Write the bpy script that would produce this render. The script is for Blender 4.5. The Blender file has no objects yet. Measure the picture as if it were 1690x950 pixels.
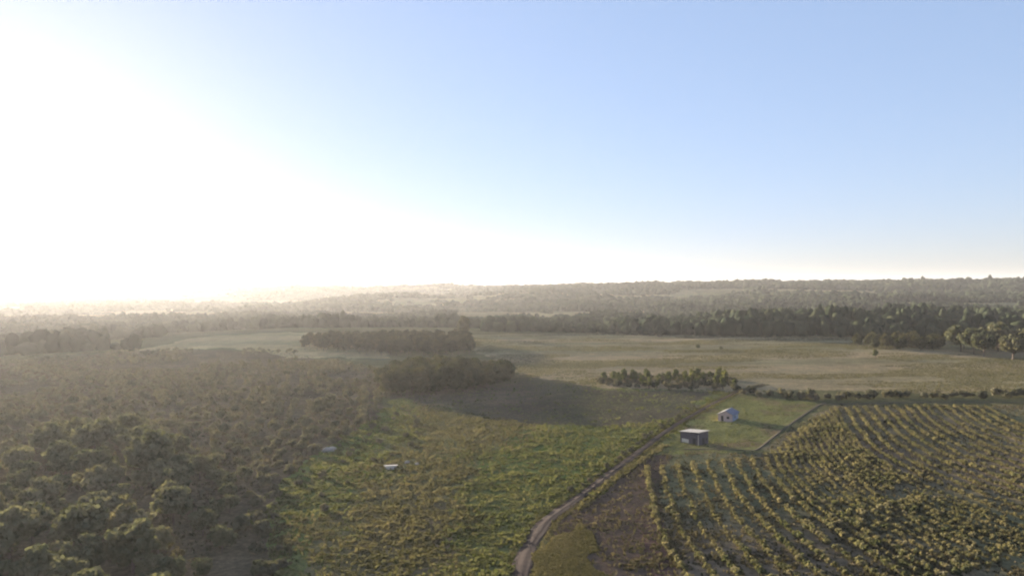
import bpy, math
import numpy as np
from mathutils import Matrix

R = math.radians
rng = np.random.default_rng(7)
scene = bpy.context.scene
col = scene.collection

# ------------------------------------------------------------------ camera, light, exposure
CAM_H, FPX, ROLL = 45.0, 1207.0, R(0.55)
SUN_EL, SUN_AZ = R(7.5), R(38.0)            # azimuth: left of straight ahead
cam_d = bpy.data.cameras.new('camera'); cam = bpy.data.objects.new('camera', cam_d); col.objects.link(cam)
cam_d.sensor_width = 36; cam_d.lens = 18 / (845 / FPX); cam_d.clip_start = .5; cam_d.clip_end = 60000
rt = (math.cos(ROLL), 0, -math.sin(ROLL)); up = (math.sin(ROLL), 0, math.cos(ROLL)); bk = (0, -1, 0)
cam.matrix_world = Matrix(((rt[0], up[0], bk[0], 0), (rt[1], up[1], bk[1], 0), (rt[2], up[2], bk[2], CAM_H), (0, 0, 0, 1)))
scene.camera = cam

w = bpy.data.worlds.new('World'); scene.world = w; w.use_nodes = True
nt = w.node_tree; bg = nt.nodes['Background']
sky = nt.nodes.new('ShaderNodeTexSky'); sky.sky_type = 'NISHITA'; sky.sun_disc = False
sky.sun_elevation = SUN_EL; sky.sun_rotation = -SUN_AZ
sky.altitude = 100; sky.air_density = 1.0; sky.dust_density = 0.5; sky.ozone_density = 3.0
wb = nt.nodes.new('ShaderNodeMix'); wb.data_type = 'RGBA'; wb.blend_type = 'MULTIPLY'; wb.inputs[0].default_value = 1   # camera white balance
wb.inputs[7].default_value = (1.08, 1.11, 1.36, 1)
gm = nt.nodes.new('ShaderNodeGamma'); gm.inputs[1].default_value = .42; nt.links.new(sky.outputs[0], gm.inputs[0]); nt.links.new(gm.outputs[0], wb.inputs[6]); nt.links.new(wb.outputs[2], bg.inputs[0]); bg.inputs[1].default_value = 0.067

sd = bpy.data.lights.new('sun', 'SUN'); sun = bpy.data.objects.new('sun', sd); col.objects.link(sun)
sd.energy = 5.0; sd.angle = R(0.6); sd.color = (1.0, 0.86, 0.68)
from mathutils import Vector
tosun = Vector((-math.sin(SUN_AZ) * math.cos(SUN_EL), math.cos(SUN_AZ) * math.cos(SUN_EL), math.sin(SUN_EL)))
sun.rotation_euler = tosun.to_track_quat('Z', 'Y').to_euler()

vs = scene.view_settings
vs.view_transform = 'Standard'; vs.look = 'None'; vs.gamma = 1; vs.use_curve_mapping = False
vs.exposure = 2.65
scene.cycles.filter_width = 2.2
scene.cycles.max_bounces = 5; scene.cycles.volume_bounces = 0; scene.cycles.transparent_max_bounces = 6
scene.cycles.diffuse_bounces = 3; scene.cycles.transmission_bounces = 3
scene.cycles.sample_clamp_indirect = 4
HAZE_DENSITY, HAZE_G, HAZE_TOP = 0.47e-4, 0.45, 105.0

# ------------------------------------------------------------------ noise + terrain
_T = np.random.default_rng(3).random((256, 256))
def vnoise(x, y, s=0):
    xi = np.floor(x).astype(int); yi = np.floor(y).astype(int)
    fx = x - xi; fy = y - yi; fx = fx * fx * (3 - 2 * fx); fy = fy * fy * (3 - 2 * fy)
    g = lambda a, b: _T[(a + s * 37) % 256, (b + s * 91) % 256]
    return (g(xi, yi) * (1 - fx) + g(xi + 1, yi) * fx) * (1 - fy) + (g(xi, yi + 1) * (1 - fx) + g(xi + 1, yi + 1) * fx) * fy * 1.0
def fbm(x, y, s=0, o=4):
    v = 0; a = .5; t = 0
    for k in range(o):
        v = v + a * vnoise(x * 2 ** k, y * 2 ** k, s + k); t += a; a *= .5
    return v / t * 2 - 1
def S(v, a, b):
    t = np.clip((v - a) / (b - a), 0, 1); return t * t * (3 - 2 * t)
def gs(a, b): return np.exp(-(a * a + b * b) / 2)

def hgt(x, y):
    x = np.asarray(x, float); y = np.asarray(y, float)
    d = np.hypot(x, y)
    h = .5 * fbm(x / 55, y / 55, 1) + 1.2 * fbm(x / 240, y / 240, 9, 3) * S(d, 80, 500)
    h = h + 9 * gs((x + 225) / 120, (y - 640) / 130) - 5 * gs((x + 480) / 130, (y - 560) / 200)
    h = h + 5 * gs((x - 330) / 300, (y - 660) / 110)
    v = S(y, 740, 980)
    h = h - 4 * v
    rx = S(x + 0.1 * (y - 1500), -350, 550)
    h = h + (14 * S(y, 1050, 1600) + 38 * S(y, 1500, 2500)) * rx
    h = h + 15 * S(y, 1200, 3500) * (1 - rx)
    h = h + 11 * fbm(x / 330, y / 420, 20, 4) * S(y, 850, 1900)
    h = h + 17 * gs((x + 372) / 110, (y - 2000) / 200) + 14 * gs((x - 20) / 150, (y - 2050) / 220)
    far = S(y, 2500, 3500)
    h = h + far * (17 + 27 * S(x, -2100, -900)) * (1 - rx) + 5 * far * fbm(x / 500, y / 700, 33, 4)
    return h

CP = np.array([0, 0, CAM_H])
def G(px, py):
    """ground point seen at photograph pixel (px, py)"""
    px = np.atleast_1d(np.asarray(px, float)); py = np.atleast_1d(np.asarray(py, float))
    u = (px - 845) / FPX; v = (475 - py) / FPX
    dx = u * rt[0] + v * up[0]; dz = u * rt[2] + v * up[2]
    out = np.full(px.shape, 8000.0); done = np.zeros(px.shape, bool); prev = 30.0
    for t in np.geomspace(30, 8000, 420):
        hit = (~done) & (CAM_H + dz * t < hgt(dx * t, np.full(px.shape, t)))
        if hit.any():
            lo = np.full(px.shape, prev); hi = np.full(px.shape, t)
            for _ in range(14):
                m = (lo + hi) / 2; b = CAM_H + dz * m < hgt(dx * m, m); hi = np.where(b, m, hi); lo = np.where(b, lo, m)
            out[hit] = hi[hit]; done |= hit
        prev = t
    return dx * out, out
def P(x, y, z):
    """photograph pixel of a world point"""
    u = x / y; v = (z - CAM_H) / y
    return 845 + FPX * (u * rt[0] + v * rt[2]), 475 - FPX * (u * up[0] + v * up[2])
def poly(pts):
    p = np.array(pts, float); x, y = G(p[:, 0], p[:, 1]); return np.stack([x, y], 1)
def inside(x, y, pg):
    r = np.zeros(np.shape(x), bool); n = len(pg)
    for i in range(n):
        x1, y1 = pg[i]; x2, y2 = pg[(i + 1) % n]
        c = ((y1 > y) != (y2 > y)); r ^= c & (x < (x2 - x1) * (y - y1) / ((y2 - y1) + 1e-12) + x1)
    return r

# ------------------------------------------------------------------ mesh helpers
def mesh_obj(name, v, f, mats, parent=None, smooth=False, mi=None):
    me = bpy.data.meshes.new(name); v = np.asarray(v, np.float32); f = np.asarray(f, np.int32)
    k = f.shape[1]
    me.vertices.add(len(v)); me.vertices.foreach_set('co', v.ravel())
    me.loops.add(f.size); me.loops.foreach_set('vertex_index', f.ravel())
    me.polygons.add(len(f)); me.polygons.foreach_set('loop_start', np.arange(0, f.size, k, dtype=np.int32))
    me.polygons.foreach_set('loop_total', np.full(len(f), k, np.int32))
    if smooth: me.polygons.foreach_set('use_smooth', np.ones(len(f), bool))
    if mi is not None: me.polygons.foreach_set('material_index', np.asarray(mi, np.int32))
    for m in (mats if isinstance(mats, (list, tuple)) else [mats]): me.materials.append(m)
    me.update(calc_edges=True); me.validate()
    o = bpy.data.objects.new(name, me); col.objects.link(o)
    if parent: o.parent = parent
    return o
def tag(o, label=None, cat=None, group=None, kind=None):
    if label: o['label'] = label
    if cat: o['category'] = cat
    if group: o['group'] = group
    if kind: o['kind'] = kind
    return o
def pts_obj(name, v, f, mat, parent=None):   # mixed polygons
    me = bpy.data.meshes.new(name); me.from_pydata([tuple(map(float, p)) for p in v], [], f); me.materials.append(mat); me.update()
    o = bpy.data.objects.new(name, me); col.objects.link(o)
    if parent: o.parent = parent
    return o

# ------------------------------------------------------------------ materials
def newmat(name):
    m = bpy.data.materials.new(name); m.use_nodes = True; n = m.node_tree; n.nodes.clear()
    out = n.nodes.new('ShaderNodeOutputMaterial'); return m, n, out
def ramp(n, fac, stops):
    r = n.nodes.new('ShaderNodeValToRGB'); e = r.color_ramp.elements
    e[0].position, e[0].color = stops[0][0], (*stops[0][1], 1); e[1].position, e[1].color = stops[-1][0], (*stops[-1][1], 1)
    for p, c in stops[1:-1]:
        q = e.new(p); q.color = (*c, 1)
    n.links.new(fac, r.inputs[0]); return r.outputs[0]
def noise(n, scale, detail=4, rough=.55, coord='Object', sc=(1, 1, 1)):
    tc = n.nodes.new('ShaderNodeTexCoord'); mp = n.nodes.new('ShaderNodeMapping'); mp.inputs['Scale'].default_value = sc
    n.links.new(tc.outputs[coord], mp.inputs[0])
    t = n.nodes.new('ShaderNodeTexNoise'); t.inputs['Scale'].default_value = scale; t.inputs['Detail'].default_value = detail
    t.inputs['Roughness'].default_value = rough; n.links.new(mp.outputs[0], t.inputs['Vector']); return t.outputs['Fac']
def mixc(n, fac, a, b, mode='MIX'):
    m = n.nodes.new('ShaderNodeMix'); m.data_type = 'RGBA'; m.blend_type = mode
    for sock, val in ((m.inputs[0], fac), (m.inputs[6], a), (m.inputs[7], b)):
        if hasattr(val, 'links'): n.links.new(val, sock)
        else: sock.default_value = val if not isinstance(val, tuple) else (*val, 1)
    return m.outputs[2]

def leaf_mat(name, c1, c2, c3, trans=.35, nscale=.35, world=False):
    """leaves: hue varies clump by clump and plant by plant; light passes through them"""
    m, n, out = newmat(name)
    f = noise(n, nscale, 3)
    if world:
        geo = n.nodes.new('ShaderNodeNewGeometry'); rnd = geo.outputs['Random Per Island']
    else:
        oi = n.nodes.new('ShaderNodeObjectInfo'); rnd = oi.outputs['Random']
    a = n.nodes.new('ShaderNodeMath'); a.operation = 'MULTIPLY_ADD'; n.links.new(rnd, a.inputs[0]); a.inputs[1].default_value = .5
    b = n.nodes.new('ShaderNodeMath'); b.operation = 'MULTIPLY_ADD'; n.links.new(f, b.inputs[0]); b.inputs[1].default_value = 1.1; b.inputs[2].default_value = -.3
    n.links.new(b.outputs[0], a.inputs[2])
    c = ramp(n, a.outputs[0], [(.15, c1), (.5, c2), (.9, c3)])
    d = n.nodes.new('ShaderNodeBsdfDiffuse'); t = n.nodes.new('ShaderNodeBsdfTranslucent')
    n.links.new(c, d.inputs[0])
    n.links.new(mixc(n, 1.0, c, (1.25, 1.15, .75), 'MULTIPLY'), t.inputs[0])
    mx = n.nodes.new('ShaderNodeMixShader'); mx.inputs[0].default_value = trans
    n.links.new(d.outputs[0], mx.inputs[1]); n.links.new(t.outputs[0], mx.inputs[2]); n.links.new(mx.outputs[0], out.inputs[0])
    return m
def plain(name, c, rough=.7, metal=0, c2=None, nscale=3, spec=.3):
    m, n, out = newmat(name); b = n.nodes.new('ShaderNodeBsdfPrincipled')
    b.inputs['Roughness'].default_value = rough; b.inputs['Metallic'].default_value = metal; b.inputs['Specular IOR Level'].default_value = spec
    f = noise(n, nscale, 5, .65)
    n.links.new(ramp(n, f, [(.3, c), (.72, c2 or tuple(k * .7 for k in c))]), b.inputs[0])
    n.links.new(b.outputs[0], out.inputs[0]); return m

M = {
 'wood':   leaf_mat('wood_leaves', (.062, .072, .045), (.10, .104, .064), (.15, .138, .09), .27),
 'grove':  leaf_mat('grove_leaves', (.035, .042, .022), (.055, .058, .03), (.095, .085, .045), .22),
 'tuft_tree': leaf_mat('young_leaves', (.05, .065, .03), (.085, .1, .042), (.14, .14, .06), .4),
 'pine':   leaf_mat('plantation_leaves', (.032, .036, .024), (.045, .048, .03), (.08, .07, .042), .22),
 'scrub':  leaf_mat('scrub_leaves', (.058, .062, .045), (.092, .092, .064), (.145, .13, .09), .28),
 'crop':   leaf_mat('crop_leaves', (.062, .076, .038), (.115, .115, .066), (.21, .185, .13), .38, .5),
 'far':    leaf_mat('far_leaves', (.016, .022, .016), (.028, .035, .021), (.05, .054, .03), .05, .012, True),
 'tuft':   leaf_mat('grass_blades', (.048, .062, .025), (.085, .096, .038), (.14, .135, .065), .3, .06, True),
 'meadow': leaf_mat('tall_grass_blades', (.052, .056, .028), (.09, .086, .044), (.145, .128, .075), .28, .06, True),
 'weed':   leaf_mat('dry_weeds', (.05, .05, .028), (.085, .075, .045), (.15, .125, .085), .2, .08, True),
 'cropfar':leaf_mat('crop_leaves_far', (.06, .072, .038), (.12, .115, .064), (.21, .185, .115), .4, .1, True),
 'bark':   plain('bark', (.12, .09, .07), .9),
}

# ------------------------------------------------------------------ zones on the ground
Z = {
 'pasture': poly([(430, 1300), (450, 950), (440, 860), (460, 800), (600, 700), (690, 640), (860, 625), (1000, 640), (1225, 645), (1120, 705), (960, 820), (900, 870), (840, 960), (600, 1300)]),
 'brownpasture': poly([(560, 1300), (500, 950), (520, 860), (620, 780), (640, 700), (700, 660), (860, 690), (820, 740), (740, 820), (760, 960), (760, 1300)]),
 'shaded_field': poly([(640, 655), (690, 640), (860, 615), (1000, 642), (1180, 645), (1150, 680), (1000, 704), (860, 698), (700, 665)]),  # smooth brown field beside the grove, its shadow darkened into the ground colour
 'verge': poly([(880, 1000), (890, 900), (960, 865), (1000, 950), (1000, 1000)]),
 'bare': poly([(900, 870), (1060, 745), (1100, 745), (1090, 800), (1110, 900), (1130, 1000), (960, 1000), (940, 900)]),
 'crop': poly([(1060, 1300), (1070, 950), (1050, 860), (1100, 745), (1250, 748), (1362, 668), (1690, 667), (2100, 668), (2400, 800), (2400, 1300)]),
 'yard': poly([(1050, 752), (1125, 690), (1180, 658), (1215, 650), (1350, 664), (1245, 745)]),
 'tan': poly([(780, 552), (1000, 548), (1400, 555), (1900, 572), (2400, 600), (2400, 655), (1690, 648), (1340, 645), (1220, 648), (1000, 640), (880, 622), (790, 580)]),
 'crest': poly([(200, 582), (330, 556), (480, 548), (640, 558), (640, 590), (480, 590), (380, 574), (240, 580)]),
 'scrub': poly([(-900, 1300), (-500, 640), (0, 600), (250, 578), (480, 580), (620, 612), (645, 650), (600, 700), (460, 800), (440, 860), (450, 950), (430, 1300)]),
}
ZC = {'pasture': (.115, .13, .05), 'brownpasture': (.14, .122, .068), 'shaded_field': (.085, .075, .05), 'verge': (.115, .11, .055), 'bare': (.10, .07, .055),
      'crop': (.155, .13, .085), 'yard': (.15, .145, .06), 'tan': (.225, .182, .11), 'crest': (.27, .22, .125), 'scrub': (.10, .08, .055)}
ORDER = ['scrub', 'tan', 'crest', 'pasture', 'brownpasture', 'crop', 'verge', 'shaded_field', 'bare', 'yard']
def zone_colour(x, y):
    c = np.empty((len(x), 3)); c[:] = (.10, .095, .05)
    # far patchwork of meadows and ploughed land
    n1 = fbm(x / 420, y / 260, 50, 3); n2 = vnoise(np.floor(x / 260 + .4 * fbm(x / 600, y / 600, 61)), np.floor(y / 170), 70)
    far = S(y, 800, 950)
    pc = np.stack([.08 + .13 * n2, .078 + .10 * n2, .04 + .055 * n2], 1)
    c = c * (1 - far[:, None]) + pc * far[:, None]
    wx = x + (9 * fbm(x / 14, y / 14, 40, 3) + 3 * fbm(x / 3, y / 3, 42, 2)) * S(np.hypot(x, y), 90, 300); wy = y + 11 * fbm(x / 14, y / 14, 45, 3) * S(np.hypot(x, y), 90, 300)
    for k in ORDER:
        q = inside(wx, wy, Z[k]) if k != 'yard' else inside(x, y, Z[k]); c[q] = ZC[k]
    # drifts of greener and drier growth
    m = fbm(x / 30, y / 30, 80, 4)[:, None]
    grn = inside(wx, wy, Z['pasture']) | inside(wx, wy, Z['crop'])
    c = c * (1 + .25 * m)
    g2 = np.clip(fbm(x / 45, y / 60, 90, 3) * 2.2, -1, 1)
    c[grn] *= (1 + g2[grn, None] * np.array([[.12, -.02, .1]]))
    st = fbm(x / 400, y / 26, 95, 3); q = inside(x, y, Z['tan']) | inside(x, y, Z['crest'])
    c[q] *= (1 + st[q, None] * np.array([[.5, .36, .42]]))
    q = inside(x, y, Z['yard']); yn = S(fbm(x / 9, y / 9, 97, 4), .0, .5)[:, None]
    c[q] = c[q] * (1 - .75 * yn[q]) + np.array([[.15, .105, .07]]) * .75 * yn[q]
    return np.clip(c, .02, .5)

def ground():
    ang = np.concatenate([np.linspace(-180, -56, 60, endpoint=False), np.linspace(-56, 56, 1000, endpoint=False), np.linspace(56, 180, 60, endpoint=False)])
    rad = np.concatenate([[6, 20, 40, 60], np.geomspace(72, 900, 560), np.geomspace(905, 7000, 230), [8500, 11000, 15000, 22000]])
    A, Rr = np.meshgrid(R(1) * ang, rad); x = Rr * np.sin(A); y = Rr * np.cos(A); n, m = x.shape
    xf, yf = x.ravel(), y.ravel(); z = hgt(xf, yf)
    z += .16 * fbm(xf / 2.6, yf / 2.6, 12, 3) * (1 - S(np.hypot(xf, yf), 250, 500))       # clods and tussocks
    v = np.stack([xf, yf, z], 1); v = np.vstack([v, [[0, 0, float(hgt(0, 0))]]])
    i = np.arange(n * m).reshape(n, m); nx = np.roll(i, -1, 1)
    f = np.stack([i[:-1], nx[:-1], nx[1:], i[1:]], -1).reshape(-1, 4)[:, ::-1]
    m_, nn, out = newmat('ground'); b = nn.nodes.new('ShaderNodeBsdfDiffuse'); b.inputs['Roughness'].default_value = .9
    at = nn.nodes.new('ShaderNodeAttribute'); at.attribute_name = 'Col'
    fine = noise(nn, .9, 5, .7); mid = noise(nn, .11, 5, .6)
    c1 = mixc(nn, 1.0, at.outputs['Color'], ramp(nn, fine, [(.3, (.62, .6, .6)), (.5, (.95, .97, .92)), (.72, (1.45, 1.4, 1.25))]), 'MULTIPLY')
    c2 = mixc(nn, 1.0, c1, ramp(nn, mid, [(.3, (.78, .8, .82)), (.7, (1.25, 1.2, 1.15))]), 'MULTIPLY')
    nn.links.new(c2, b.inputs[0])
    bp = nn.nodes.new('ShaderNodeBump'); bp.inputs['Strength'].default_value = .5; bp.inputs['Distance'].default_value = .25
    nn.links.new(fine, bp.inputs['Height']); nn.links.new(bp.outputs[0], b.inputs['Normal']); nn.links.new(b.outputs[0], out.inputs[0])
    o = mesh_obj('ground', v, f, m_, smooth=True); tag(o, kind='structure')
    me = o.data; tri0 = n * m
    ca = me.color_attributes.new('Col', 'FLOAT_COLOR', 'POINT'); c = np.ones((len(v), 4), np.float32); c[:-1, :3] = zone_colour(xf, yf)
    ca.data.foreach_set('color', c.ravel())
    return o
ground()
# small disc right under the camera closes the ground
a = np.linspace(0, 2 * np.pi, 24, endpoint=False)
def dirt(name, c, c2, nscale=.7):
    return plain(name, c, .95, 0, c2, nscale, .05)
mat_dirt = dirt('track_dirt', (.062, .044, .035), (.036, .027, .024))
mat_pale = dirt('path_dirt', (.08, .065, .045), (.055, .046, .033))

def catmull(p, step=1.2):
    p = np.asarray(p, float); p = np.vstack([2 * p[0] - p[1], p, 2 * p[-1] - p[-2]]); out = []
    for i in range(1, len(p) - 2):
        L = np.linalg.norm(p[i + 1] - p[i]); k = max(2, int(L / step))
        t = np.linspace(0, 1, k, endpoint=False)[:, None]
        out.append(.5 * ((2 * p[i]) + (-p[i - 1] + p[i + 1]) * t + (2 * p[i - 1] - 5 * p[i] + 4 * p[i + 1] - p[i + 2]) * t ** 2 + (-p[i - 1] + 3 * p[i] - 3 * p[i + 1] + p[i + 2]) * t ** 3))
    out.append(p[-2][None]); return np.vstack(out)
def ribbon(name, pts, width, mat, prof, seed=0, rag=.3):
    c = catmull(pts, 1.0); t = np.gradient(c, axis=0); t /= np.linalg.norm(t, axis=1)[:, None]; nrm = np.stack([-t[:, 1], t[:, 0]], 1)
    m = len(prof); s = np.linspace(-.5, .5, m); rows = []
    wv = (width if np.isscalar(width) else np.interp(np.arange(len(c)), np.linspace(0, len(c) - 1, len(width)), width)) * (1 + rag * fbm(np.arange(len(c)) / 6., np.full(len(c), seed * 5.), 4, 3))
    for j in range(m):
        q = c + nrm * (s[j] * wv)[:, None]; rows.append(np.column_stack([q, hgt(q[:, 0], q[:, 1]) + .11 + prof[j]]))
    v = np.stack(rows, 1).reshape(-1, 3); i = np.arange(len(v)).reshape(len(c), m)
    f = np.stack([i[:-1, :-1], i[:-1, 1:], i[1:, 1:], i[1:, :-1]], -1).reshape(-1, 4)
    return tag(mesh_obj(name, v, f, mat, smooth=True), kind='structure'), c
TR = poly([(850, 1060), (852, 1000), (858, 950), (868, 915), (885, 882), (905, 857), (945, 828), (985, 799), (1030, 764), (1065, 738), (1095, 715), (1122, 697), (1152, 680), (1185, 662), (1222, 645), (1262, 634)])
_, TRC = ribbon('dirt_track', TR, [4.2, 4.0, 3.3, 2.8, 2.5, 2.4, 2.2, 2.1, 2.0], mat_dirt, [-.3, .02, -.02, .04, .10, .04, -.02, .02, -.3], 1)
PA = poly([(1128, 741), (1180, 741), (1235, 743), (1252, 740), (1275, 722), (1312, 694), (1345, 672), (1362, 664)])
ribbon('path', PA, .9, mat_pale, [-.12, .05, .02, .05, -.12], 2)
PB = poly([(1345, 668), (1420, 666), (1520, 664), (1690, 664), (1900, 664)])
ribbon('path', PB, 1.1, mat_pale, [-.12, .05, .02, .05, -.12], 3)
PC = poly([(530, 662), (575, 655), (612, 652), (640, 648)])
ribbon('path', PC, 3.0, mat_pale, [-.12, .05, .02, .05, -.12], 4)

# ------------------------------------------------------------------ plants
def quads(cen, nrm, size, asp=1.0):
    """one leaf-clump quad per centre"""
    n = len(cen); r = rng.normal(size=(n, 3)); t = np.cross(nrm, r); t /= np.linalg.norm(t, axis=1)[:, None] + 1e-9
    b = np.cross(nrm, t); size = np.asarray(size).reshape(-1, 1); t = t * size * .5; b = b * size * .5 * asp
    v = np.stack([cen - t - b, cen + t - b * .7, cen + t * .8 + b, cen - t * .9 + b * .9], 1).reshape(-1, 3)
    return v, np.arange(n * 4).reshape(n, 4)
def unit(n):
    v = rng.normal(size=(n, 3)); return v / np.linalg.norm(v, axis=1)[:, None]
def crown(rx, h, z0, nc, nl, ls, pointy=0.0, cr=.26):
    """foliage: nc clumps of nl leaf faces spread through an uneven crown"""
    d = unit(nc); d[:, 2] = d[:, 2] * .9 + .05
    rr = rng.uniform(.2, 1.08, nc) ** .6
    lob = 1 + .28 * np.sin(np.arctan2(d[:, 1], d[:, 0]) * rng.integers(2, 4) + rng.uniform(0, 6)) * rng.uniform(.4, 1)
    c = d * rr[:, None] * np.array([rx, rx, h / 2]) * (1 - cr * .8) * np.array([1, 1, 1]); c[:, :2] *= lob[:, None]
    c[:, 2] += h / 2
    c[:, :2] *= (1 - pointy * np.clip(c[:, 2] / h, 0, 1))[:, None]; c[:, 2] += z0
    cc = np.repeat(c, nl, 0); rad = np.repeat(rng.uniform(.45, 1.4, nc) * cr * rx, nl)
    dd = unit(len(cc)); p = cc + dd * (rad * rng.uniform(.5, 1, len(cc)))[:, None] * np.array([1, 1, .8])
    nr = dd + .8 * unit(len(cc)); nr /= np.linalg.norm(nr, axis=1)[:, None]
    p[:, 2] = np.maximum(p[:, 2], z0 * .7 + .1)
    return quads(p, nr, ls * rng.uniform(.6, 1.4, len(p)))
def tube(pts, rads, k=6):
    v = []; f = []
    for i, (p, r) in enumerate(zip(pts, rads)):
        for j in range(k):
            a = 2 * math.pi * j / k; v.append((p[0] + r * math.cos(a), p[1] + r * math.sin(a), p[2]))
    for i in range(len(pts) - 1):
        for j in range(k): f.append((i * k + j, i * k + (j + 1) % k, (i + 1) * k + (j + 1) % k, (i + 1) * k + j))
    return v, f
def trunk_mesh(h, r, spread):
    V, F = tube([(0, 0, -.4), (.05, .02, h * .25), (.1, -.05, h * .55), (.0, .1, h * .9)], [r * 1.3, r, r * .65, r * .15])
    for q in range(4):
        a = rng.uniform(0, 6.28); z = h * rng.uniform(.28, .5); L = spread * rng.uniform(.5, .75)
        v, f = tube([(.05, 0, z), (L * .5 * math.cos(a), L * .5 * math.sin(a), z + L * .45), (L * math.cos(a), L * math.sin(a), z + L * 1.0)], [r * .5, r * .32, r * .08], 5)
        F += [tuple(i + len(V) for i in g) for g in f]; V += v
    return V, F

# prototypes: (crown mesh, trunk mesh) — base sizes in metres; instances scale them
protos = {}
hold = []
def make_proto(key, n, rx, h, z0, nc, nl, ls, mat, pointy=0., cr=.26, trunk=True, tr=.22):
    L = []
    for i in range(n):
        v, f = crown(rx, h, z0, nc, nl, ls, pointy, cr); c = mesh_obj('crown', v, f, M[mat]); cm = c.data; bpy.data.objects.remove(c)
        tm = None
        if trunk:
            V, F = trunk_mesh(z0 + h * .8, tr, rx * .8); t = pts_obj('trunk', V, F, M['bark']); tm = t.data; bpy.data.objects.remove(t)
        L.append((cm, tm))
    protos[key] = L
make_proto('broad', 7, 4.4, 7.4, 1.4, 60, 46, .62, 'wood')
make_proto('grove', 5, 5.0, 12.6, .3, 80, 30, .9, 'grove', .18, .3)
make_proto('pine', 5, 4.2, 14.5, .6, 62, 28, .95, 'pine', .3, .34)
make_proto('young', 8, 2.3, 7.0, .2, 24, 30, .55, 'tuft_tree', .4, .34)
make_proto('shrub', 8, 1.7, 2.3, .1, 18, 24, .42, 'scrub', 0, .36, False)
make_proto('plant', 12, .95, 1.25, .05, 11, 16, .26, 'crop', .25, .4, False)


def put_tree(key, x, y, s, label, group=None, cat='tree', name='tree', zs=1.0):
    k = rng.integers(len(protos[key])); cm, tm = protos[key][k]
    root = bpy.data.objects.new(name, None); root.empty_display_size = .5; col.objects.link(root)
    root.location = (x, y, float(hgt(x, y)) - .05); root.rotation_euler[2] = rng.uniform(0, 6.28); root.scale = (s, s, s * zs)
    tag(root, label, cat, group)
    for nm, me in (('trunk', tm), ('crown', cm)):
        if me is None: continue
        o = bpy.data.objects.new(nm, me); col.objects.link(o); o.parent = root
    return root
def put_plant(key, x, y, s, label, group, cat, name, zs=1.0):
    k = rng.integers(len(protos[key])); o = bpy.data.objects.new(name, protos[key][k][0]); col.objects.link(o)
    o.location = (x, y, float(hgt(x, y)) - .05); o.rotation_euler[2] = rng.uniform(0, 6.28); o.scale = (s, s, s * zs)
    return tag(o, label, cat, group)
def sample(pg, spacing, nmax=99999, jitter=1.0, accept=None):
    """spaced random spots inside a world polygon"""
    lo = pg.min(0); hi = pg.max(0); pts = []
    cell = {}; tries = int((hi - lo).prod() / spacing ** 2 * 8)
    X = rng.uniform(lo[0], hi[0], tries); Y = rng.uniform(lo[1], hi[1], tries); ok = inside(X, Y, pg)
    if accept is not None: ok &= accept(X, Y)
    for x, y in zip(X[ok], Y[ok]):
        ci, cj = int(x // spacing), int(y // spacing)
        if any((x - a) ** 2 + (y - b) ** 2 < spacing ** 2 for i in (-1, 0, 1) for j in (-1, 0, 1) for a, b in cell.get((ci + i, cj + j), ())): continue
        cell.setdefault((ci, cj), []).append((x, y)); pts.append((x, y))
        if len(pts) >= nmax: break
    return np.array(pts).reshape(-1, 2)
def merged(name, key, pts, sc, mat, label, zs=None, sub=1.0, cat=None):
    """many small plants in one 'stuff' mesh"""
    V = []; F = []; off = 0
    z = hgt(pts[:, 0], pts[:, 1])
    data = []
    for cm, _ in protos[key]:
        v = np.empty(len(cm.vertices) * 3, np.float32); cm.vertices.foreach_get('co', v); data.append(v.reshape(-1, 4, 3))
    for i, (x, y) in enumerate(pts):
        q = data[rng.integers(len(data))]
        if sub < 1: q = q[rng.random(len(q)) < sub]
        a = rng.uniform(0, 6.28); ca, sa = math.cos(a), math.sin(a); p = q.reshape(-1, 3) * sc[i]
        p = np.column_stack([p[:, 0] * ca - p[:, 1] * sa + x, p[:, 0] * sa + p[:, 1] * ca + y, p[:, 2] + z[i] - .05])
        V.append(p)
    V = np.vstack(V); o = mesh_obj(name, V, np.arange(len(V)).reshape(-1, 4), mat)
    return tag(o, label, cat, kind='stuff')

# ---- wood at the lower left
WL = poly([(-60, 800), (60, 745), (150, 722), (230, 728), (300, 745), (370, 752), (410, 800), (395, 880), (430, 960), (450, 1120), (-60, 1120)])
for x, y in sample(WL, 6.4, 92):
    d = math.hypot(x, y); put_tree('broad', x, y, rng.uniform(.55, 1.08) * (.6 if P(x, y, 0)[0] > 330 else 1), 'leafy green tree crowded in the hazy wood at the lower left', 'trees in the wood at the lower left')
# ---- rounded grove in the middle
GA = poly([(626, 652), (634, 636), (690, 627), (790, 620), (846, 619), (852, 626), (800, 642), (740, 650), (680, 655)])
for x, y in sample(GA, 5.2, 58):
    put_tree('grove', x, y, rng.uniform(.9, 1.1) * (.85 + .42 * math.exp(-((P(x, y, 0)[0] - 705) / 75) ** 2)), 'tall dense tree massed in the rounded grove that shades the middle field', 'trees of the rounded middle grove', zs=.8)
# ---- long flat topped plantation behind it
GB = poly([(495, 576), (520, 570), (560, 567), (640, 565), (775, 565), (775, 585), (700, 588), (600, 586)])
for x, y in sample(GB, 6.2, 118):
    px, _ = P(x, y, 0); put_tree('pine', x, y, rng.uniform(.88, .98), 'slim dark tree packed in the long level topped plantation behind the rounded grove', 'trees of the long plantation', zs=.82)
# ---- young treeline on the tan field's near edge
TL = poly([(985, 634), (1010, 625), (1205, 622), (1216, 640), (1150, 645), (1010, 640)])
for x, y in sample(TL, 3.4, 40):
    put_tree('young', x, y, rng.uniform(.5, 1.05), 'slender young tree in the loose line between shaded field and tan field', 'young trees on the tan field edge')
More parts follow.
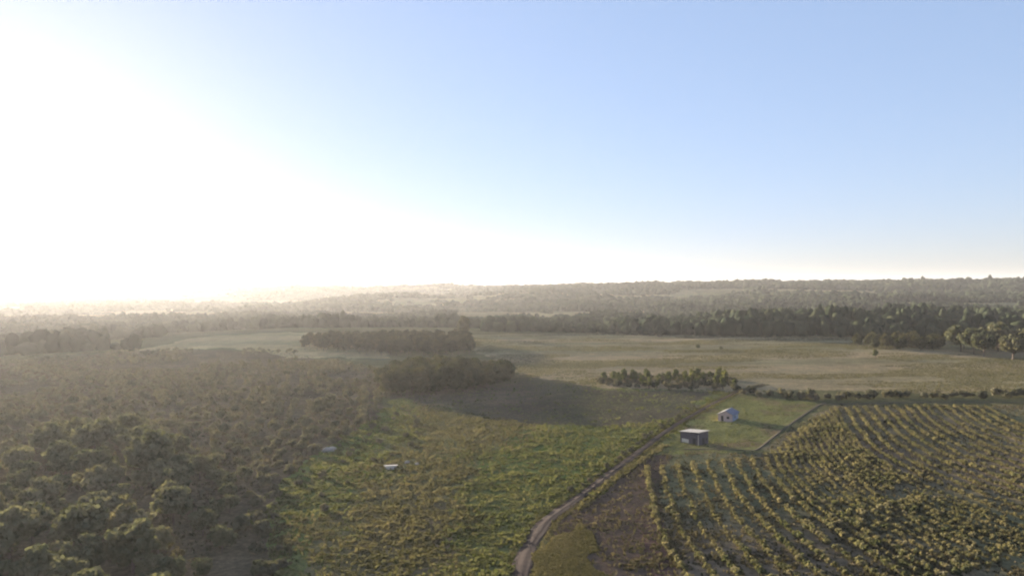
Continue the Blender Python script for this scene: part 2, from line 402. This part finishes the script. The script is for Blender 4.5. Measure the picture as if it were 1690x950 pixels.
# ---- belt and cluster at right
TB = poly([(1405, 573), (1430, 568), (1550, 568), (1556, 578), (1480, 578)])
for x, y in sample(TB, 6.5, 30):
    put_tree('grove', x, y, rng.uniform(.62, .85), 'dark tree in the low belt behind the tan field on the right', 'trees of the right field belt')
TCp = poly([(1560, 574), (1600, 570), (1780, 575), (1780, 604), (1690, 598), (1630, 592), (1590, 584)])
for x, y in sample(TCp, 11.0, 18):
    put_tree('broad', x, y, rng.uniform(1.3, 2.1), 'spreading tree in the cluster at the right end of the tan field', 'trees at the right end of the tan field')
# ---- lone field trees
for (px, py, s, k, lb) in [(1445, 590, .85, 'young', 'lone small round tree standing out on the tan field'),
                        (1152, 576, .42, 'broad', 'left one of two low dark bushes far out on the tan field'),
                        (1190, 578, .36, 'broad', 'right one of two low dark bushes far out on the tan field'),
                        (765, 552, 1.35, 'grove', 'tall tree rising above the right end of the long plantation'),
                        (250, 790, 1.35, 'broad', 'largest dark tree standing above the lower left wood')]:
    (x,), (y,) = G([px], [py]); put_tree(k, x, y, s, lb, cat='tree')
for px, s, lb in [(1523, 1.9, 'left one of two tall trees sticking up on the distant skyline at right'), (1634, 1.7, 'right one of two tall trees sticking up on the distant skyline at right')]:
    y = 2450.; x = (px - 845) / FPX * y; put_tree('pine', x, y, s, lb, cat='tree')

# ---- scrub on the left slope: nearest as individuals, rest as one mass
for x, y in sample(poly([(430, 900), (440, 830), (520, 760), (620, 690), (700, 665), (760, 680), (700, 720), (600, 790), (520, 860), (470, 950)]), 6.5, 34):
    put_plant('shrub', x, y, rng.uniform(.35, .9), 'small bush scattered in the rough pasture below the left slope', 'bushes scattered in the rough pasture', 'bush', 'shrub')
def acc(X, Y): return fbm(X / 38, Y / 38, 77, 3) > -.28
sp = sample(Z['scrub'], 4.6, accept=acc)
px, py = P(sp[:, 0], sp[:, 1], hgt(sp[:, 0], sp[:, 1])); inwood = inside(sp[:, 0], sp[:, 1], WL)
sp = sp[(px > -40) & (px < 720) & (py < 1010) & ~inwood & (np.hypot(sp[:, 0], sp[:, 1]) < 620)]
d = np.hypot(sp[:, 0], sp[:, 1]); sc = rng.uniform(.55, 1.45, len(sp)) * (1 + .25 * fbm(sp[:, 0] / 25, sp[:, 1] / 25, 5, 2))
o_ = np.argsort(d / sc); ind, rest = o_[:165], o_[165:]
for i in ind:
    put_plant('shrub', sp[i, 0], sp[i, 1], sc[i], 'brownish bush in the scrub on the hazy left slope', 'bushes on the left slope', 'bush', 'shrub')
merged('scrub', 'shrub', sp[rest], sc[rest], M['scrub'], 'brown scrub covering the farther left slope', sub=.5)

# ---- hedges and bushes round the track and yard
def line_spots(pts, step, wid):
    c = catmull(poly(pts), step); return c + rng.normal(size=c.shape) * wid
hed = [([(1218, 648), (1260, 652), (1300, 655), (1340, 656)], 3.0, 2.0, (.9, 1.7), 'dark bush in the thicket behind the two sheds', 'bushes behind the sheds'),
       ([(1352, 660), (1420, 658), (1520, 656), (1600, 656), (1690, 655), (1780, 655)], 2.6, 2.2, (.7, 1.8), 'bush in the hedge along the top edge of the crop rows', 'bushes of the hedge above the crop rows'),
       ([(948, 812), (985, 786), (1020, 758), (1052, 734), (1090, 708), (1150, 672)], 4.2, .5, (.35, .7), 'small bush in the scrubby line left of the dirt track', 'bushes along the dirt track')]
for pts, st, wd, (a_, b_), lb, gp in hed:
    for x, y in line_spots(pts, st, wd):
        put_plant('shrub', x, y, rng.uniform(a_, b_), lb, gp, 'bush', 'shrub')

PAC = catmull(PA, 1.5)
def off_track(p, w=1.5):
    c = np.vstack([TRC[::2], PAC]); m = np.full(len(p), 1e9)
    for q in c: m = np.minimum(m, np.hypot(p[:, 0] - q[0], p[:, 1] - q[1]))
    return p[m > w]

for x, y in sample(TL, 2.6, 70):
    put_plant('shrub', x, y, rng.uniform(.7, 1.5), 'bush filling the foot of the loose line of young trees', 'bushes under the young trees', 'bush', 'shrub')
# ---- crop rows following the contour
CA = catmull(poly([(1068, 772), (1078, 830), (1098, 890), (1130, 950), (1180, 1030)]), 2)
CB = catmull(poly([(1262, 752), (1290, 800), (1345, 850), (1430, 910), (1520, 965)]), 2)
CC = catmull(poly([(1378, 673), (1418, 735), (1505, 792), (1640, 850), (1760, 900)]), 2)
CD = catmull(poly([(1510, 670), (1562, 712), (1650, 755), (1760, 795), (1860, 825)]), 2)
CE = catmull(poly([(1640, 670), (1700, 700), (1780, 725), (1880, 750), (1980, 770)]), 2)
def resamp(c, n=120):
    s = np.r_[0, np.cumsum(np.linalg.norm(np.diff(c, axis=0), axis=1))]; t = np.linspace(0, s[-1], n)
    return np.stack([np.interp(t, s, c[:, 0]), np.interp(t, s, c[:, 1])], 1)
keys = [resamp(c) for c in (CA, CB, CC, CD, CE)]
pl = []
for a_, b_ in zip(keys[:-1], keys[1:]):
    n = max(2, int(round(np.linalg.norm(a_ - b_, axis=1).mean() / 4.3)))
    for j in range(n):
        c = catmull(resamp(a_ * (1 - j / n) + b_ * j / n, 14), .5); pl.append(c + rng.normal(size=c.shape) * .2 + .5 * np.stack([fbm(c[:, 0] / 9, c[:, 1] / 9, 191, 2), fbm(c[:, 0] / 9, c[:, 1] / 9, 195, 2)], 1))
pl = np.vstack(pl)
keep = (rng.random(len(pl)) > .12) & (fbm(pl[:, 0] / 16, pl[:, 1] / 16, 31, 2) > -.6) & (fbm(pl[:, 0] / 4, pl[:, 1] / 4, 37, 2) > -.62)
keep &= ~inside(pl[:, 0], pl[:, 1], Z['yard'])
px, py = P(pl[:, 0], pl[:, 1], hgt(pl[:, 0], pl[:, 1])); keep &= (px < 1760) & (py < 990) & (py > 667)
pl = off_track(pl[keep], 2.6); sc = rng.uniform(.3, .9, len(pl)) ** .9 * (1 + .4 * fbm(pl[:, 0] / 10, pl[:, 1] / 12, 66, 2))
px, py = P(pl[:, 0], pl[:, 1], hgt(pl[:, 0], pl[:, 1])); vis = (px < 1690) & (py < 955) & (px > 900)
o_ = np.argsort(np.hypot(pl[:, 0], pl[:, 1]) / sc + 1e4 * ~vis); ind, rest = o_[:280], o_[280:]
for i in ind:
    put_plant('plant', pl[i, 0], pl[i, 1], sc[i], 'low leafy plant in the curving rows nearest the camera', 'crop plants in the curving rows', 'crop plant', 'crop_plant')
merged('crop_rows', 'plant', pl[rest], sc[rest], M['cropfar'], 'curving rows of low crop plants farther up the field', sub=.7)

# ---- grass tussocks and weeds: stuff
def tufts(name, pts, h, wd, mat, label, blades=5):
    n = len(pts); P0 = np.column_stack([pts, hgt(pts[:, 0], pts[:, 1])]); P0 = np.repeat(P0, blades, 0)
    hh = np.repeat(h, blades) * rng.uniform(.5, 1.2, n * blades); a = rng.uniform(0, 6.28, n * blades); r = np.repeat(wd, blades) * rng.uniform(.2, 1, n * blades)
    base = P0 + np.stack([np.cos(a) * r * .5, np.sin(a) * r * .5, -np.full(len(a), .08)], 1)
    tip = P0 + np.stack([np.cos(a) * r * 1.1, np.sin(a) * r * 1.1, hh], 1)
    b = a + 1.57 + rng.uniform(-.6, .6, len(a)); sw = np.stack([np.cos(b), np.sin(b), 0 * b], 1) * (np.repeat(wd, blades) * .45)[:, None]
    v = np.stack([base - sw, base + sw, tip + sw * .6, tip - sw * .6], 1).reshape(-1, 3)
    return tag(mesh_obj(name, v, np.arange(len(v)).reshape(-1, 4), mat), label, 'grass', kind='stuff')
def dens(pg, n, dmax, pw=1.3):
    lo = pg.min(0); hi = pg.max(0); X = rng.uniform(lo[0], hi[0], n); Y = rng.uniform(lo[1], min(hi[1], dmax), n)
    D = np.hypot(X, Y); px, py = P(X, Y, 0 * X)
    W1 = 7 * fbm(X / 9, Y / 9, 141, 3); W2 = 7 * fbm(X / 9, Y / 9, 151, 3)
    k = inside(X + W1, Y + W2, pg) & (D < dmax) & (D > 85) & (px > -60) & (px < 1760) & (rng.random(n) < (130 / np.maximum(D, 130)) ** pw)
    return np.stack([X[k], Y[k]], 1)
g = off_track(dens(Z['pasture'], 380000, 420)); m_ = fbm(g[:, 0] / 2.6, g[:, 1] / 2.6, 15, 3); g = g[((m_ > -.02) | (rng.random(len(g)) < .35)) & ((rng.random(len(g)) < .12) | ~inside(g[:, 0] + 9 * fbm(g[:, 0] / 11, g[:, 1] / 11, 161, 3), g[:, 1], Z['shaded_field']))]; s_ = rng.uniform(.45, 1.4, len(g)) ** 2.4
nx_ = 22 * fbm(g[:, 0] / 22, g[:, 1] / 22, 27, 4) + rng.normal(size=len(g)) * 3; bp_ = inside(g[:, 0] + nx_, g[:, 1] + nx_, Z['brownpasture'])
s_ = s_ * np.clip(1 + .6 * fbm(g[:, 0] / 4.5, g[:, 1] / 4.5, 171, 3), .4, 2)
tufts('grass', g[~bp_], .2 * s_[~bp_], .34 * s_[~bp_], M['tuft'], 'green tussocky pasture grass left of the dirt track')
tufts('dry_grass', g[bp_], .22 * s_[bp_], .3 * s_[bp_], M['meadow'], 'browner tall pasture grass left of the green pasture')
g = off_track(np.vstack([dens(Z['crop'], 200000, 330), dens(Z['bare'], 9000, 330)])); m_ = fbm(g[:, 0] / 6, g[:, 1] / 6, 19, 3)
g = g[((m_ > .1) | (rng.random(len(g)) < .3)) & ~inside(g[:, 0], g[:, 1], Z['yard'])]; s_ = rng.uniform(.5, 1.4, len(g)) ** 1.4
vg = off_track(dens(Z['verge'], 40000, 200)); tufts('verge_grass', vg, .2 * rng.uniform(.3, 1.6, len(vg)), rng.uniform(.15, .5, len(vg)), M['meadow'], 'green grass filling the wedge between the track and the bare soil')
tufts('weeds', g, .26 * s_, .3 * s_, M['weed'], 'dry straw coloured weeds between the crop rows')
bk_ = catmull(poly([(955, 842), (985, 815), (1030, 782), (1065, 756), (1100, 735)]), .12); bk_ = bk_ + rng.normal(size=bk_.shape) * .55
s_ = rng.uniform(.5, 1.2, len(bk_)); tufts('bank_grass', bk_, .5 * s_, .4 * s_, M['meadow'], 'pale grassy bank along the right side of the dirt track')
t_ = np.gradient(TRC, axis=0); t_ /= np.linalg.norm(t_, axis=1)[:, None]; n_ = np.stack([-t_[:, 1], t_[:, 0]], 1); hw_ = np.interp(np.arange(len(TRC)), np.linspace(0, len(TRC) - 1, 9), [4.2, 4.0, 3.3, 2.8, 2.5, 2.4, 2.2, 2.1, 2.0]) / 2
ii = rng.integers(0, len(TRC), 9000); sd_ = rng.choice([-1, 1, 0], 9000, p=[.46, .42, .12]); of_ = sd_ * (hw_[ii] + np.abs(rng.normal(size=9000)) * .5 - .1) + (sd_ == 0) * rng.normal(size=9000) * .12
ep = TRC[ii] + n_[ii] * of_[:, None] + rng.normal(size=(9000, 2)) * .12
tufts('track_grass', ep, .2 * rng.uniform(.3, 1.3, 9000) * np.where(sd_ == 0, .5, 1), rng.uniform(.2, .5, 9000), M['meadow'], 'ragged grass along both edges and the middle of the dirt track')
g = dens(Z['scrub'], 160000, 520); m_ = fbm(g[:, 0] / 9, g[:, 1] / 9, 23, 3); g = g[m_ > -.1]; s_ = rng.uniform(.5, 1.5, len(g))
tufts('rough_grass', g, .35 * s_, .4 * s_, M['weed'], 'rough dry grass between the bushes on the left slope', 4)
g = dens(Z['tan'], 420000, 800, .4); m_ = fbm(g[:, 0] / 60, g[:, 1] / 18, 29, 4); g = g[m_ > -.05]; s_ = rng.uniform(.5, 1.5, len(g))
tufts('stubble', g, .16 * s_, .5 * s_, M['meadow'], 'sparse dry stubble and grass on the wide tan field', 3)
g = off_track(dens(Z['yard'], 9000, 400, .5), 2.4); s_ = rng.uniform(.4, 1, len(g))
tufts('yard_grass', g, .22 * s_, .35 * s_, M['tuft'], 'bright short grass in the yard round the two sheds')

# ---- far woodland: thousands of crowns, nobody could count them
def ico():
    t = (1 + 5 ** .5) / 2
    v = np.array([(-1, t, 0), (1, t, 0), (-1, -t, 0), (1, -t, 0), (0, -1, t), (0, 1, t), (0, -1, -t), (0, 1, -t), (t, 0, -1), (t, 0, 1), (-t, 0, -1), (-t, 0, 1)], float)
    f = [(0, 11, 5), (0, 5, 1), (0, 1, 7), (0, 7, 10), (0, 10, 11), (1, 5, 9), (5, 11, 4), (11, 10, 2), (10, 7, 6), (7, 1, 8), (3, 9, 4), (3, 4, 2), (3, 2, 6), (3, 6, 8), (3, 8, 9), (4, 9, 5), (2, 4, 11), (6, 2, 10), (8, 6, 7), (9, 8, 1)]
    return v / np.linalg.norm(v[0]), f
def sub(v, f):
    v = list(map(tuple, v)); mid = {}; out = []
    def m(a, b):
        k = (min(a, b), max(a, b))
        if k not in mid:
            p = (np.array(v[a]) + np.array(v[b])) / 2; mid[k] = len(v); v.append(tuple(p / np.linalg.norm(p)))
        return mid[k]
    for a, b, c in f:
        x, y, z = m(a, b), m(b, c), m(c, a); out += [(a, x, z), (b, y, x), (c, z, y), (x, y, z)]
    return np.array(v), np.array(out)
I1 = ico(); I1 = (I1[0], np.array(I1[1])); I2 = sub(*I1)
def woodland(name, pts, rad, hh, label, base, disp=.28):
    bv, bf = base; n = len(pts); z = hgt(pts[:, 0], pts[:, 1])
    v = bv[None] * (1 + disp * rng.uniform(-1, 1, (n, len(bv), 1)))
    v = v * np.stack([rad, rad, hh * .55], 1)[:, None, :] + np.stack([pts[:, 0], pts[:, 1], z + hh * .45], 1)[:, None, :]
    big = np.clip(1 + .9 * fbm(pts[:, 0] / 70, pts[:, 1] / 70, 131, 3), .5, 2); v = (v - np.stack([pts[:, 0], pts[:, 1], z], 1)[:, None, :]) * np.stack([.5 + .5 * big, .5 + .5 * big, big], 1)[:, None, :] + np.stack([pts[:, 0], pts[:, 1], z], 1)[:, None, :]
    f = bf[None] + (np.arange(n) * len(bv))[:, None, None]
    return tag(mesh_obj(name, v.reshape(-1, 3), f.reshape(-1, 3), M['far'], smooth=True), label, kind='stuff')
def field_wood(x, y):
    a = fbm(x / 420, y / 170, 101, 4) + .25 * fbm(x / 60, y / 60, 111, 2)
    right = S(x, -200, 250)
    return a > (.12 - (.24 + .2 * (1 - S(y, 950, 1200))) * right)
def cand(y0, y1, step):
    ys = np.arange(y0, y1, step); out = []
    for yy in ys:
        xs = np.arange(-.8 * yy, .8 * yy, step); out.append(np.stack([xs, np.full(len(xs), yy)], 1))
    c = np.vstack(out); return c + rng.uniform(-.5, .5, c.shape) * step
c = cand(740, 1500, 8.5); c = c[field_wood(c[:, 0], c[:, 1])]
cl = cand(520, 745, 8.0); qx, _ = P(cl[:, 0], cl[:, 1], 0); cl = cl[(qx < 250 + 40 * fbm(cl[:, 1] / 40, cl[:, 1] / 9, 8, 2)) & (qx > -150) & (fbm(cl[:, 0] / 90, cl[:, 1] / 50, 181, 3) > -.12)]; 
cr_ = cand(560, 745, 8.0); qx, qy = P(cr_[:, 0], cr_[:, 1], hgt(cr_[:, 0], cr_[:, 1])); edge = 551 + .016 * (qx - 1000) + 3.5 * fbm(cr_[:, 0] / 60, cr_[:, 1] / 60, 187, 3)
cr_ = cr_[(qx > 800) & (qx < 1900) & (qy < edge) & (fbm(cr_[:, 0] / 50, cr_[:, 1] / 50, 189, 3) > -.35)]; c = np.vstack([c, cl, cr_])
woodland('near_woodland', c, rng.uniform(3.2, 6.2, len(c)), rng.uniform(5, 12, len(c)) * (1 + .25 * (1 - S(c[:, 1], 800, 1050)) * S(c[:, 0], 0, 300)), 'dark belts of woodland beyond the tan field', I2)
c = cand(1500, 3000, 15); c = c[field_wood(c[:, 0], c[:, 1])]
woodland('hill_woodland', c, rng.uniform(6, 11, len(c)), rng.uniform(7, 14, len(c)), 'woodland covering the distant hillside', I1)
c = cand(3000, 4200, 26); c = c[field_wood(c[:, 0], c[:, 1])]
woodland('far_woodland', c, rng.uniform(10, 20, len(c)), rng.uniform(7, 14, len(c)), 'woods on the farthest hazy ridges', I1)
print('woodland ok')

# ------------------------------------------------------------------ two sheds, shelter, boulders
def box(x0, x1, y0, y1, z0, z1):
    v = [(x0, y0, z0), (x1, y0, z0), (x1, y1, z0), (x0, y1, z0), (x0, y0, z1), (x1, y0, z1), (x1, y1, z1), (x0, y1, z1)]
    return v, [(0, 3, 2, 1), (4, 5, 6, 7), (0, 1, 5, 4), (1, 2, 6, 5), (2, 3, 7, 6), (3, 0, 4, 7)]
def boxes(name, L, mat, parent):
    V = []; F = []
    for b in L:
        v, f = box(*b); F += [tuple(i + len(V) for i in g) for g in f]; V += v
    return pts_obj(name, V, F, mat, parent)
def corrugated(name, x0, x1, ya, za, yb, zb, mat, parent, t=.06):
    """roof sheet from (ya,za) to (yb,zb), ribs run down the slope"""
    n = int((x1 - x0) / .13); xs = np.linspace(x0, x1, n); rib = .025 * (np.arange(n) % 2)
    top = np.concatenate([np.stack([xs, np.full(n, ya), za + rib + t], 1), np.stack([xs, np.full(n, yb), zb + rib + t], 1)])
    bot = top - np.array([0, 0, t]); v = np.vstack([top, bot]); f = []
    for i in range(n - 1):
        f += [(i, i + 1, n + i + 1, n + i), (2 * n + i, 3 * n + i, 3 * n + i + 1, 2 * n + i + 1), (i, 2 * n + i, 2 * n + i + 1, i + 1), (n + i, n + i + 1, 3 * n + i + 1, 3 * n + i)]
    f += [(0, n, 3 * n, 2 * n), (n - 1, 3 * n - 1, 4 * n - 1, 2 * n - 1)]
    return pts_obj(name, v, f, mat, parent)
m_zinc = plain('zinc_roof', (.27, .265, .26), .8, 0, (.17, .165, .16), 1.2, .1)
m_white = plain('white_paint', (.5, .475, .43), .8, 0, (.38, .36, .32), 2, .1)
m_darkwall = plain('dark_boards', (.10, .09, .11), .8, 0, (.06, .055, .07), 2)
m_pink = plain('pinkish_wall', (.50, .38, .36), .8, 0, (.38, .29, .28), 1.5)
m_blue = plain('blue_grey_wall', (.30, .34, .44), .75, 0, (.22, .26, .34), 1.5)
m_dark = plain('dark_opening', (.03, .03, .035), .5)
def shed_at(name, px, py, rz, label):
    (x,), (y,) = G([px], [py]); e = bpy.data.objects.new(name, None); col.objects.link(e); e.location = (x, y, float(hgt(x, y)) - .1); e.rotation_euler[2] = rz; e.scale = (.88,) * 3
    return tag(e, label, 'shed')
# lower shed: dark boarded box, one wall turned to the camera, white panel low on it
e = shed_at('shed', 1146, 730, R(38), 'lower dark shed with pale roof edge and white panel low on its left face')
boxes('wall', [(-2.6, 2.6, -3.6, -3.45, 0, 4.1), (-2.6, 2.6, 3.45, 3.6, 0, 3.5), (-2.6, -2.45, -3.45, 3.45, 0, 3.6), (2.45, 2.6, -3.45, 3.45, 0, 3.6)], m_darkwall, e)
corrugated('roof', -3.0, 3.0, -4.1, 4.3, 4.1, 3.62, m_zinc, e)
boxes('panel', [(-2.68, -2.605, .2, 3.0, .35, 1.5)], m_white, e)
boxes('door', [(-2.66, -2.605, -2.6, -1.4, .1, 2.2)], m_dark, e)
boxes('door', [(-.6, .6, -3.66, -3.605, .1, 2.2)], m_dark, e)
boxes('window', [(1.2, 2.0, -3.66, -3.605, 1.2, 2.0)], m_dark, e)
boxes('post', [(-2.95, -2.83, -3.9, -3.78, 0, 3.6)], m_white, e)
# upper house: gable, pinkish gable end, blue grey long wall
e = shed_at('small_house', 1202, 692, R(-32), 'upper small gabled house with whitish roof, pink gable end and blue grey side'); e['category'] = 'house'
hw, hl = 2.7, 4.0
V = [(-hw, -hl, 0), (hw, -hl, 0), (hw, -hl, 2.7), (0, -hl, 4.0), (-hw, -hl, 2.7)]; V += [(x, hl, z) for x, _, z in V]
pts_obj('wall', V, [(0, 1, 2, 3, 4), (5, 9, 8, 7, 6), (0, 4, 9, 5)], m_pink, e)
pts_obj('side_wall', [(hw, -hl, 0), (hw, hl, 0), (hw, hl, 2.7), (hw, -hl, 2.7)], [(0, 1, 2, 3)], m_blue, e)
m_roof_shade = plain('blue_grey_roof_shade', (.15, .17, .22), .75, 0, (.11, .12, .17), 1.2, .1)  # slope turned from the sun: its shade is put into a darker blue-grey
def slope(name, s, mat):
    v = [(0, -hl - .5, 4.08), (s * (hw + .5), -hl - .5, 2.52), (s * (hw + .5), hl + .5, 2.52), (0, hl + .5, 4.08)]; v += [(x, y, z + .08) for x, y, z in v]
    pts_obj(name, v, [(0, 1, 2, 3), (7, 6, 5, 4), (0, 4, 5, 1), (1, 5, 6, 2), (2, 6, 7, 3), (3, 7, 4, 0)], mat, e)
slope('roof', -1, m_zinc); slope('roof', 1, m_roof_shade)
boxes('door', [(-1.6, -.7, -hl - .05, -hl - .004, .1, 2.1)], m_dark, e); boxes('window', [(.5, 1.5, -hl - .05, -hl - .004, 1.1, 1.95)], m_dark, e)
boxes('window', [(hw + .004, hw + .05, -1.2, -.2, 1.1, 1.95)], m_dark, e)
# low white shelter in the left pasture
e = shed_at('shelter', 645, 772, R(8), 'low pale shelter with light tin roof in the rough pasture at centre left'); e['category'] = 'shelter'; e.scale = (.8, .8, .6)
boxes('wall', [(-1.7, 1.7, -1.2, -1.1, 0, 1.5), (-1.7, 1.7, 1.1, 1.2, 0, 1.0), (-1.7, -1.6, -1.1, 1.1, 0, 1.05), (1.6, 1.7, -1.1, 1.1, 0, 1.05)], m_white, e)
corrugated('roof', -2.1, 2.1, -1.5, 1.62, 1.5, 1.0, m_zinc, e)
def boulder(px, py, s, label):
    (x,), (y,) = G([px], [py]); v, f = sub(*I2); v = v * (1 + .22 * rng.uniform(-1, 1, (len(v), 1))) * np.array(s)
    o = mesh_obj('boulder', v, f, m_rock, smooth=False); o.location = (x, y, float(hgt(x, y)) + s[2] * .4); o.rotation_euler[2] = R(40); tag(o, label, 'boulder')
m_rock = plain('pale_rock', (.33, .315, .285), .9, 0, (.22, .21, .19), 2)
boulder(543, 744, (2.0, .8, .8), 'long pale grey boulder up the slope left of the pale shelter')
boulder(672, 763, (.7, .4, .35), 'small whitish boulder just right of the pale shelter')
boulder(688, 766, (.55, .4, .35), 'small whitish boulder, the farther one right of the pale shelter')

# ------------------------------------------------------------------ haze
hb = 16000
zlow = -60.0
V, F = box(-hb, hb, -hb, hb, zlow, HAZE_TOP)
m_, n_, out_ = newmat('haze_air'); pv = n_.nodes.new('ShaderNodeVolumePrincipled')
pv.inputs['Color'].default_value = (.95, .95, .97, 1); pv.inputs['Density'].default_value = HAZE_DENSITY; pv.inputs['Anisotropy'].default_value = HAZE_G
n_.links.new(pv.outputs[0], out_.inputs['Volume'])
h_ = pts_obj('haze', V, F, m_); tag(h_, kind='stuff')
